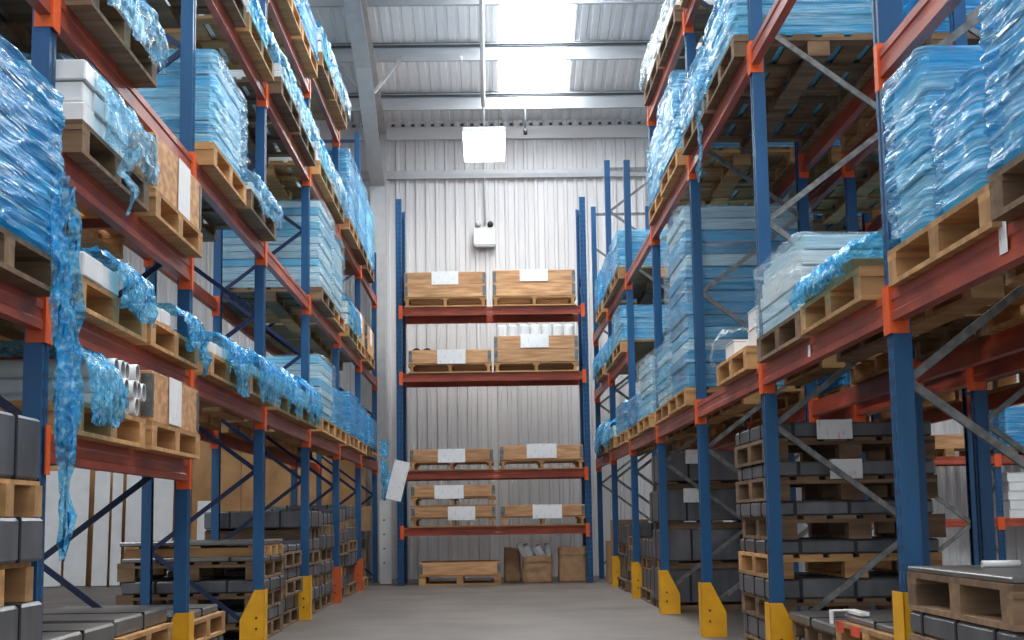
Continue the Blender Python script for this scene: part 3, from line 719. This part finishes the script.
for i, (dx, dy, dz, a, b, c) in enumerate(((-0.3, -0.42, 0, .34, .26, .13), (0.06, -0.42, 0, .34, .26, .13), (-0.28, -0.40, .131, .36, .28, .12), (-0.15, -0.08, 0, .5, .3, .18), (0.17, -0.40, .131, .3, .26, .16), (-0.2, 0.25, 0, .6, .34, .12))):
    t = thing('white_carton', 'white carton on the grey-braced rack, %s of the loose carton group' % ['front low', 'rear low', 'front top', 'middle', 'rear top', 'farthest'][i], 'carton', (x + dx, y + dy, z + dz), group='white cartons')
    box('carton_body', t, 0, 0, 0, a, b, c - 0.012, 'white_plastic', 0.004); box('carton_lid', t, 0, 0, c - 0.011, a + 0.006, b + 0.006, 0.01, 'white_plastic', 0.002)
t = thing('loose_film', 'loose clear film heaped beside the white cartons', 'film', (x, y, z + 0.003)); drape('film_heap', t, 1.0, 0.44, 0.58, 0.0, 0.2, -1, 'film_clear_loose', nxt(), 0.03, 0.025, 0.06)
S('R', 2, 0, 'A', 1.50, 'very tall teal sheet stack in clear film', film='film_clear', tones=('sheet_sky', 'sheet_blue', 'sheet_pale', 'sheet_blue'), amp=0.035, slant=0.1, lt=0.1, ly=1.18)
S('R', 2, 0, 'B', 0.55, 'pale sheet stack in loose clear film', film='film_clear', tones=PALE, amp=0.04)
S('R', 3, 0, 'A', 0.58, 'pale blue sheet stack', film='film_clear', tones=PALE); S('R', 3, 0, 'B', 0.30, 'low deep blue wrapped stack', tones=DEEP)
S('R', 4, 0, 'A', 0.35, 'low pale wrapped stack', film='film_pale'); Lo('R', 4, 0, 'B', 0.2, 'small white bundle with blue film')
Lo('R', 5, 0, 'A', 0.3, 'white round bundle with blue patch of film')
S('R', 1, 1, 'A', 0.42, 'sky blue sheet stack with pale edges', film='film_pale', tones=('sheet_sky', 'sheet_pale', 'sheet_sky'), amp=0.03, tails=((-0.62, 0.5, 0.05, 0.75, 0.07, (0.0, 0.0)),))
S('R', 1, 1, 'B', 0.36, 'blue stack in creased shiny film', film='film_pale', amp=0.03)
S('R', 2, 1, 'A', 0.66, 'blue wrapped stack with creased film', film='film_pale', amp=0.03); S('R', 2, 1, 'B', 0.60, 'pale blue wrapped stack', film='film_pale', amp=0.03)
S('R', 4, 2 - 1, 'A', 0.42, 'pale blue sheet stack', film='film_pale', tones=PALE); S('R', 4, 2, 'A', 0.45, 'light blue sheet stack', film='film_pale', tones=PALE)
Lo('R', 4, 1, 'B', 0.25, 'rounded roll of blue film'); S('R', 4, 2, 'B', 0.42, 'light blue wrapped stack', film='film_pale')
S('R', 5, 2, 'A', 0.45, 'bright blue wrapped stack'); Lo('R', 5, 1, 'A', 0.25, 'ragged blue film heap')
Lo('R', 2, 2, 'A', 0.2, 'low bundle with white film edge', 'film_clear', hang=0.03); Lo('R', 2, 2, 'B', 0.3, 'bundle in white film', 'film_clear', hang=0.05)
S('R', 1, 2, 'B', 0.3, 'flat blue stack')
# ---- rear row
for bay, lev, half, h in ((1, 0, 'A', 0.85), (1, 0, 'B', 0.8), (2, 0, 'A', 0.9), (2, 0, 'B', 0.8), (3, 0, 'A', 0.7), (0, 1, 'B', 0.5), (1, 1, 'A', 0.7), (1, 1, 'B', 0.6), (2, 1, 'A', 0.6), (2, 1, 'B', 0.7), (3, 1, 'A', 0.7)):
    S('RR', bay, lev, half, h, 'blue sheet stack', tones=DEEP)
for bay, half in ((0, 'A'), (0, 'B'), (-1, 'B')): 
    x, y, z = slot('RR', bay, 0, half, old=True)
    collar_box(x, y, z, PLX - 0.02, 1.18, 1, 'timber collar box without label, ' + where('RR', bay, 0, half), '-x', lab=None)

# ------------------------------------------------------------------ floor-level stacks
LAY = ['bottom', 'second', 'third', 'fourth', 'fifth', 'sixth', 'seventh', 'eighth']
def floor_stack(side, bay, half, layers, y=None, dx=0.0, ly=1.15, lx=1.05, tagname=None, detail=True):
    """layers from the floor up: ('p', old) pallet, ('b', h, material) bundle, ('k', h) skid"""
    x0 = slot_x(side) + dx + {'L': -0.13, 'R': 0.10, 'RR': 0}[side]; y0 = y if y is not None else slot_y(bay, half)
    z = 0.0; cp = cb = ck = 0
    base = 'floor stack of %s, %s, %s half' % (RACKN[side], BAYN[bay + 1], 'nearer' if half == 'A' else 'farther')
    for q in layers:
        jx, jy = random.uniform(-.025, .025), random.uniform(-.02, .02)
        if q[0] == 'p':
            pallet(x0 + jx, y0 + jy, z, lx, ly, '%s pallet in %s' % (LAY[cp], base), q[1], 'pallets in floor stacks', detail=detail); z += PH + 0.001; cp += 1
        elif q[0] == 'k':
            bearers(x0 + jx, y0 + jy, z, lx - 0.04, ly - 0.04, q[1], '%s timber skid in %s' % (LAY[ck], base), old=len(q) < 3); z += q[1] + 0.001; ck += 1
        else:
            steel_bundle(x0 + jx, y0 + jy, z, lx - 0.02, ly - 0.02, q[1], '%s steel bundle in %s' % (LAY[cb], base), material=q[2] if len(q) > 2 else 'steel_dark', paper=q[3] if len(q) > 3 else None,
                         straps=q[4] if len(q) > 4 else 3, straps_x=q[5] if len(q) > 5 else 3); z += q[1] + 0.004; cb += 1
    return z
B = lambda h, m='steel_dark', p=None, s=3, sx=3: ('b', h, m, p, s, sx)
# blue-braced side
floor_stack('L', -1, 'B', [('k', .1), B(.22), ('k', .13, 1), B(.19, s=2), ('k', .15, 1), B(.165, s=2), ('k', .14, 1), B(.24, s=2)], y=slot_y(-1, 'B') + 0.04, dx=0.10)
for half in 'AB': floor_stack('L', 0, half, [('p', True), B(.08), ('p', half == 'A'), B(.09, 'steel_plate', None, 1, 0)])
floor_stack('L', 1, 'A', [('p', True), B(.05), ('p', False), B(.05, 'steel_plate', None, 1, 0)])
floor_stack('L', 2, 'A', [('p', True), B(.09, s=2, sx=2), ('p', True), B(.10, s=2, sx=2), ('p', True), B(.035, 'steel_plate', None, 2, 2), ('k', .09, 1), B(.035, 'steel_plate', None, 0, 0)], lx=1.16, dx=-.04)
floor_stack('L', 2, 'B', [('p', True), B(.13, s=2), ('p', True), B(.10, s=2), ('p', True), B(.06, s=2)])
for bay, half, n_ in ((3, 'A', 4), (3, 'B', 4), (4, 'A', 4), (4, 'B', 4), (5, 'A', 3)):
    lay = []
    for i in range(n_): lay += [('p', random.random() < 0.85) if i % 2 == 0 else ('k', .11), B(random.choice((.12, .15, .17)), s=random.choice((1, 2, 3)), sx=2)]
    ztop = floor_stack('L', bay, half, lay, detail=False)
# grey-braced side
zp = floor_stack('R', -1, 'B', [('p', True), B(.18), ('p', True), B(.085, 'steel_dark'), ('p', True), B(.02, 'steel_plate', None, 0, 0)], y=slot_y(-1, 'B') - 0.02, dx=-.10)
zq = floor_stack('R', 0, 'A', [('p', True), B(.12, 'steel_plate'), ('p', False), B(.03, 'steel_plate', None, 1, 0)])
for o in [o for o in bpy.data.objects if o.name.startswith('timber_pallet') and o.get('label', '').startswith('second pallet in floor stack of grey-braced rack, second bay, nearer')]:
    for yy, w_ in ((0.47, .14), (0.18, .16)): box('paint_mark', o, -1.05 / 2 - .0015, yy, .095, .003, w_, .049, 'paint_red')
floor_stack('R', 0, 'B', [('p', True), B(.10, 'steel_plate'), ('k', .08), B(.05, 'steel_plate', None, 1, 0)])
floor_stack('R', 1, 'A', [('p', True), B(.13), ('p', True), B(.12), ('p', False), B(.085), ('p', True), B(.09), ('p', True), B(.09, 'steel_dark', (-.05, .2, .12)), ('p', True), B(.095, 'steel_dark', (-.1, .22, .12))], detail=True, y=slot_y(1, 'A') + .02)
floor_stack('R', 3, 'A', [('k', .08), B(.33, s=2, sx=2), ('k', .08), B(.31, s=2, sx=2), ('k', .08), B(.31, 'steel_dark', (-.2, .2, .14), 2, 2), ('k', .08), B(.30, 'steel_dark', (-.2, .2, .14), 2, 2)])
floor_stack('R', 3, 'B', [('p', True), B(.2), ('p', True), B(.2)], detail=False)
floor_stack('R', 4, 'A', [('p', True), B(.12), ('p', False), B(.14), ('p', False), B(.16)], detail=False)
floor_stack('R', 4, 'B', [('p', True), B(.3), ('p', True), B(.25)], detail=False)
# orange paint patches and white strip on the low pallet; white tube on the plate
py = slot_y(0, 'A')
t = thing('edge_strip', 'white folded edge strip at the corner of the low plate pallet', 'strip', (slot_x('R') + .10 - .47, py + 0.42, zq + .002))
box('strip_body', t, 0, 0, 0, 0.05, 0.26, 0.02, 'white_plastic', 0.004); box('strip_tip', t, -0.104, 0.10, -0.05, 0.012, 0.05, 0.07, 'white_plastic', 0.003); box('strip_bend', t, -0.064, 0.10, 0.012, 0.09, 0.05, 0.008, 'white_plastic', 0.002)
o = put('plastic_tube', tube_mesh(0.013, 0.14), None, (1.86, 5.30, zp + 0.010)); tag(o, 'short white tube lying on the steel plate under the wrapped stacks', 'tube')

# ------------------------------------------------------------------ loads of the back rack
def back_box(u0, u1, v0, v1, lev_z, tiers, label, lab, on_floor=False, paper='label_paper'):
    a, b = at_y(u0, 450, YB).x, at_y(u1, 450, YB).x
    H = at_y(493, v0, YB).z - (lev_z + PH)
    x = (a + b) / 2; y = YB + DEPTH / 2 - 0.02
    p = thing('timber_pallet', 'pallet under the ' + label, 'pallet', (x, y, lev_z), group='pallets on the back rack')
    L_, W_ = b - a, 1.0
    for dy in (-W_ / 2 + .06, 0, W_ / 2 - .06):
        box('bottom_board', p, 0, dy, 0, L_, .12, .02, 'pallet_wood')
        for dx in (-L_ / 2 + .05, 0, L_ / 2 - .05): box('block', p, dx, dy, .02, .10 if on_floor else .045, .12, .08, 'pallet_wood')
    for dx in (-L_ / 2 + .05, 0, L_ / 2 - .05): box('stringer_board', p, dx, 0, .1, .1, W_, .022, 'pallet_wood')
    n = 6
    for i in range(n): box('deck_board', p, 0, -W_ / 2 + .07 + i * (W_ - .14) / (n - 1), .122, L_, .14, .022, 'pallet_wood')
    collar_box(x, y, lev_z + PH + 0.001, L_ - 0.02, W_ + 0.02, tiers, label, '-y', 'timber boxes on the back rack', H / tiers, paper, lab)
    return x, y, lev_z + PH + H, L_
px = 1435 / YB
x, y, zt, L_ = back_box(405, 488.5, 272, 0, BZ[3], 2, 'two-tier timber box on the top back rack shelf, plain front', (0.0, .40, .20, 0.01))
x, y, zt, L_ = back_box(494.5, 579, 271, 0, BZ[3], 2, 'knotty two-tier timber box on the top back rack shelf, below wall light', (0.0, .42, .18, 0.01))
x, y, zt, L_ = back_box(409, 493, 349.5, 0, BZ[2], 1, 'one-tier timber box with white rolls showing, third back rack shelf', (0.02, .42, .21, 0.0))
for i, dx in enumerate((-.50, -.34)):
    o = put('plastic_tube', tube_mesh(0.075, 0.5, seg=18), None, (x + dx, y - 0.2, zt - 0.03), (0, 0, R(90)))
    tag(o, 'white roll peeping over the one-tier timber box, %s of two' % ['outer', 'inner'][i], 'roll', 'white rolls in the timber box')
x, y, zt, L_ = back_box(495, 580.5, 336.5, 0, BZ[2], 2, 'two-tier timber box packed with upright rolls, third back rack shelf', (-.02, .42, .20, .02))
nm = ['first', 'second', 'third', 'fourth', 'fifth', 'sixth', 'seventh']
for i in range(7):
    xx = x - L_ / 2 + 0.13 + i * (L_ - 0.26) / 6
    vs, fs = [], []
    r, H = (L_ - 0.26) / 12 - 0.002, 0.36
    for rr, zz in ((r, 0), (r, H - .02), (r - .02, H), (0.03, H), (0.03, H - 0.05)):
        for k in range(16): vs.append((rr * math.cos(k * math.pi / 8), rr * math.sin(k * math.pi / 8), zz))
    for j in range(4):
        for k in range(16): fs.append((j * 16 + k, j * 16 + (k + 1) % 16, (j + 1) * 16 + (k + 1) % 16, (j + 1) * 16 + k))
    fs.append(tuple(range(15, -1, -1))); fs.append(tuple(range(64, 80)))
    o = mk('film_roll', vs, fs, 'white_plastic', None, (xx, y - 0.40, zt - H + 0.17), smooth=False); tag(o, '%s upright white roll from the blue post in the packed timber box' % nm[i], 'roll', 'upright white rolls')
back_box(409.5, 493.5, 448.5, 0, BZ[1], 1, 'timber box with a broken corner, second back rack shelf', (0.0, .40, .20, 0.0))
back_box(499.5, 583.5, 446, 0, BZ[1], 1, 'timber box with raised white label, second back rack shelf', (0.0, .44, .21, .02))
x, y, zt, L_ = back_box(410.5, 495, 506, 0, BZ[0], 1, 'lower timber box of the stacked pair, lowest back rack shelf', (.12, .40, .20, 0.0))
back_box(410.5, 495, 484.5, 0, zt + 0.004, 1, 'upper timber box of the stacked pair, lowest back rack shelf', (-.06, .43, .20, 0.0))
back_box(500, 584, 505.5, 0, BZ[0], 1, 'single timber box above the paper sacks, lowest back rack shelf', (.06, .43, .20, 0.0))
back_box(418, 499.5, 561.5, 0, 0.0, 1, 'unlabelled timber box on the floor under the back rack', None, True)
o = mk('corner_bracket', *bar_mesh((0, 0, 0), (0.0, 0, .10), .03, .02, 'x'), 'white_metal', None, (at_y(414, 446, YB).x, YB + .02, at_y(414, 449, YB).z)); tag(o, 'small white bracket standing on the broken timber box', 'bracket')

def sack(u0, u1, v0, y, d, label, seed, filled=True, material='bag_paper'):
    a, b = at_y(u0, 560, y).x, at_y(u1, 560, y).x; w_ = b - a; h = at_y((u0 + u1) / 2, v0, y).z
    t = thing('paper_sack', label, 'sack', ((a + b) / 2, y + d / 2, 0), group='brown paper sacks')
    n, m = 36, 12; vs = []
    for j in range(m):
        f = j / (m - 1)
        for i in range(n):
            th = 2 * math.pi * i / n; c, s = math.cos(th), math.sin(th)
            e = 0.35; sx = abs(c) ** e * (1 if c > 0 else -1); sy = abs(s) ** e * (1 if s > 0 else -1)
            q = float(vnoise(np.array(i * 0.5), np.array(j * 0.7), seed)) - .5
            vs.append((sx * w_ / 2 * (1 - .05 * f + .08 * q), sy * d / 2 * (1 + .12 * q), h * f + (.05 * q if j == m - 1 else 0)))
    fs = grid_faces(n, m, True) + [tuple(range(n - 1, -1, -1))]
    mk('sack_body', vs, fs, material, t, smooth=True)
    fold = [(x_ * 1.02, y_ * 1.02, z_ - 0.0) for x_, y_, z_ in vs[-n:]] + [(x_ * 1.05, y_ * 1.07, z_ - h * .22) for x_, y_, z_ in vs[-n:]]
    mk('folded_rim', fold, grid_faces(n, 2, True), material, t, smooth=True)
    if filled:
        rnd = random.Random(seed)
        for k in range(5):
            xx = -w_ * .38 + k * w_ * .19
            pts = [(xx, 0, h * .6), (xx + rnd.uniform(-.03, .03), rnd.uniform(-.05, .05), h * .95), (xx + rnd.uniform(-.12, .12), -.05, h * 1.05 + rnd.uniform(.06, .18))]
            tube('plastic_scrap', pts, rnd.uniform(.05, .08), 'clear_plastic', t, 7)
    return t
sack(504, 521, 548, YB + .56, .34, 'narrow dark paper sack behind the middle sack', 5, False)
sack(522, 553, 556, YB + .12, .40, 'brown paper sack overflowing with clear plastic scraps', 9, True)
sack(558.5, 587, 547, YB + .12, .40, 'taller brown paper sack beside the blue post', 14, False)

for lab_, (u, v), sd in (('white paper location tag on the front beam under the nearest wrapped stacks', (1003, 238), XR), ('small white paper tag stuck on the beam below the white sheet stack', (809, 347), XR)):
    p = at_x(u, v, sd - 0.009)
    o = box('location_tag', None, p.x, p.y, p.z - .05, .002, .05 if u < 900 else .07, .06 if u < 900 else .12, 'label_paper'); tag(o, lab_, 'tag', 'paper tags on beams')
# ------------------------------------------------------------------ lamp, conduit, wall box, hanging sensor
lp = at_y(484, 133, 20.0); lf = at_y(485, 162, 21.35)
lw = 44 / 1435 * 20.2
LZ = (lp.z + lf.z) / 2
tilt = math.atan2(lf.z - lp.z, 1.35)
for k_, ly_ in enumerate((20.65, 13.2, 5.8, -1.6)):      # first lamp is in view; the others are unseen, added to brighten the aisle
    t = thing('panel_lamp', ['glowing rectangular panel lamp hanging over the aisle near the back wall', 'unseen second panel lamp added over the aisle counted from the back wall',
                             'unseen third panel lamp added over the aisle counted from the back wall', 'unseen fourth panel lamp added over the aisle counted from the back wall'][k_], 'lamp', (lp.x, ly_, LZ + (0 if k_ == 0 else 0.5)), group='panel lamps over the aisle')
    box('housing', t, 0, 0, 0.012, lw, 1.38, 0.07, 'white_metal', 0.01, (tilt, 0, 0)); box('diffuser', t, 0, 0, 0.0, lw - 0.02, 1.35, 0.012, 'lamp_glow', 0, (tilt, 0, 0))
    for yy in (-.5, .5):
        zr = PUR0 + SLOPE * (Y_WALL - (ly_ + yy)) - t.location.z
        tube('suspension_wire', [(.22, yy, .06), (.22, yy, zr - .02)], .004, 'grey_brace', t, 6)
cx = at_y(482.5, 60, Y_WALL - S2).x
pts = [(cx, Y_WALL - s, PUR0 + SLOPE * s - .075) for s in (14, 8, 4, 1.2)] + [(cx, Y_WALL - .10, PUR0 - .1), (cx, Y_WALL - .075, PUR0 - .3), (cx, Y_WALL - .075, at_y(485, 226, Y_WALL).z)]
c_ = thing('conduit', 'white cable conduit running under the roof and down the back wall', 'conduit'); tube('conduit_tube', pts[:4], .034, 'white_metal', c_, 10); tube('drop_tube', pts[3:], .015, 'white_metal', c_, 8)
a, b = at_y(473.5, 247, Y_WALL), at_y(495.5, 229, Y_WALL)
t = thing('emergency_light', 'white twin-head emergency light box on the back wall', 'emergency light', ((a.x + b.x) / 2, Y_WALL - .11, a.z))
box('light_body', t, 0, 0, 0, b.x - a.x, .13, b.z - a.z, 'white_metal', .012); box('dark_base', t, 0, -.01, -.03, b.x - a.x - .03, .11, .028, 'frame_steel', .004)
for s in (-1, 1):
    tube('lamp_head', [(s * .10, -.09, b.z - a.z + .045), (s * .10, .03, b.z - a.z + .05)], .05, 'dark_metal' if s > 0 else 'frame_steel', t, 12)
p = at_y(525, 108, Y_WALL - S1)
t = thing('hanging_sensor', 'thin dark rod with black tip hanging from the first purlin', 'sensor', (p.x, Y_WALL - S1 - .02, p.z + .05))
tube('rod', [(0, 0, 0), (0, 0, -.42)], .018, 'shade_rod_grey', t); tube('tip', [(0, 0, -.40), (0, 0, -.50)], .032, 'dark_metal', t)
p = at_y(461, 59, Y_WALL - S2); o = tube('sprinkler_head', [(p.x, Y_WALL - S2 + .02, p.z - .03), (p.x, Y_WALL - S2 + .02, p.z + .05)], .03, 'white_metal', None); tag(o, 'small white sprinkler head under the second purlin', 'sprinkler')

# ------------------------------------------------------------------ bits at the rack ends
a, b = at_y(379.5, 583, 21.9), at_y(391, 500, 21.9)
t = thing('white_board', 'tall white punched board standing at the foot of the steel column', 'board', ((a.x + b.x) / 2, 21.95, 0))
box('board_panel', t, 0, 0, 0.0, b.x - a.x, .03, b.z, 'white_plastic', .004)
for k in range(4): tube('punched_hole', [(-.02, -.0155, b.z * (.25 + .17 * k)), (-.02, -.017, b.z * (.25 + .17 * k))], .014, 'dark_metal', t, 8)
p = at_y(393, 480, 20.3)
t = thing('hanging_card', 'tilted white card hung off the end of the blue-braced rack', 'sign card', (p.x, 20.3, p.z)); box('card_sheet', t, 0, 0, -.28, .22, .006, .56, 'label_paper', 0, (0, R(14), 0))
v2, f2 = bar_mesh((-.06, 0, .26), (-.30, 0.0, .40), .02, .02, 'x'); mk('hanger', v2, f2, 'pallet_wood', t)
p = at_y(378, 448, 20.9)
# cardboard box on the last floor stack of the blue-braced rack
def carton(x, y, z, a, b, c, label, material='cardboard'):
    t = thing('cardboard_box', label, 'box', (x, y, z)); box('box_body', t, 0, 0, 0, a, b, c, material, .006)
    for s in (-1, 1): box('box_flap', t, s * a / 4, 0, c + .001, a / 2 - .004, b, .006, material)
    box('tape', t, 0, 0, c + .008, .05, b, .001, 'bag_paper')
carton(slot_x('L') + .2, slot_y(5, 'A'), ztop, .6, .6, .34, 'brown cardboard box on top of the last steel stack beside the white board')
carton(slot_x('R') - .2, slot_y(5, 'A') + .42, 0, .55, .5, .6, 'lower brown cardboard box on the floor near the end of the grey-braced rack')
carton(slot_x('R') - .2, slot_y(5, 'A') - .2, 0, .5, .5, .9, 'dark cardboard box on the floor at the last bay of the grey-braced rack')

# ------------------------------------------------------------------ sheets and crates on the back wall beyond the racks
def leaning(u0, u1, v0, y, label, material, cat, name, th=.03):
    a, b = at_y(u0, 530, y).x, at_y(u1, 530, y).x; h = at_y((u0 + u1) / 2, v0, y).z
    t = thing(name, label, cat, ((a + b) / 2, y, 0), group='sheets leaning at the back wall')
    o = box('sheet', t, 0, 0, .01, b - a - .01, th, h - .02, material, .003, (R(-4), 0, 0)); return t
seqp = ['outermost', 'second', 'third', 'fourth', 'fifth', 'sixth', 'seventh']
for i, (u0, u1, v0) in enumerate(((-20, 70, 428), (70, 130, 432), (130, 190, 436), (190, 240, 440), (240, 290, 446), (290, 335, 452), (335, 366, 455))):
    leaning(u0, u1, v0, 23.1, 'plywood sheet leaning on the back wall, %s counted towards the steel column' % seqp[i], 'plywood', 'plywood sheet', 'plywood_sheet')
for i, (u0, u1, v0) in enumerate(((40, 62, 470), (64, 87, 466), (92, 108, 470), (110, 121, 469), (124, 146, 470), (150, 172, 470), (196, 214, 500))):
    leaning(u0, u1, v0, 22.7, 'white sheet leaning before the plywood, %s counted towards the steel column' % seqp[i], 'white_plastic', 'white sheet', 'white_sheet')
# boxes on the low rack of the back wall
zlo, zhi = at_y(980, 519, 22.3).z, at_y(980, 456, 22.3).z
xm = bx2[1]
pallet(xm - 0.75, 22.3 + .47, zhi, 1.2, 1.0, 'pallet under the timber box on the back wall rack', False, 'pallets on the back wall rack', False)
collar_box(xm - 0.75, 22.3 + .47, zhi + PH + .001, 1.18, .98, 1, 'small timber box on the upper shelf of the back wall rack', '-y', th=.2, lab=None)
pallet(xm + 0.75, 22.3 + .47, zhi, 1.2, 1.0, 'pallet under the blue stack on the back wall rack', True, 'pallets on the back wall rack', False)
wrapped_stack(xm + .75, 22.3 + .47, zhi + PH + .001, 1.18, .98, .6, 'blue wrapped stack on the upper shelf of the back wall rack', DEEP, 'film_blue')
for k in range(5):
    t = thing('white_carton', 'flat white carton, %s in the pile on the lower back wall shelf' % (LAY[k] if k < 4 else 'topmost'), 'carton', (xm + .60, 22.3 + .45, zlo + .002 + k * .142), group='white cartons on the back wall rack')
    box('carton_body', t, .02 * (k % 2), 0, 0, .9, .8, .13, 'white_plastic', .006); box('carton_lid', t, .02 * (k % 2), 0, .131, .91, .81, .009, 'white_plastic', .002)
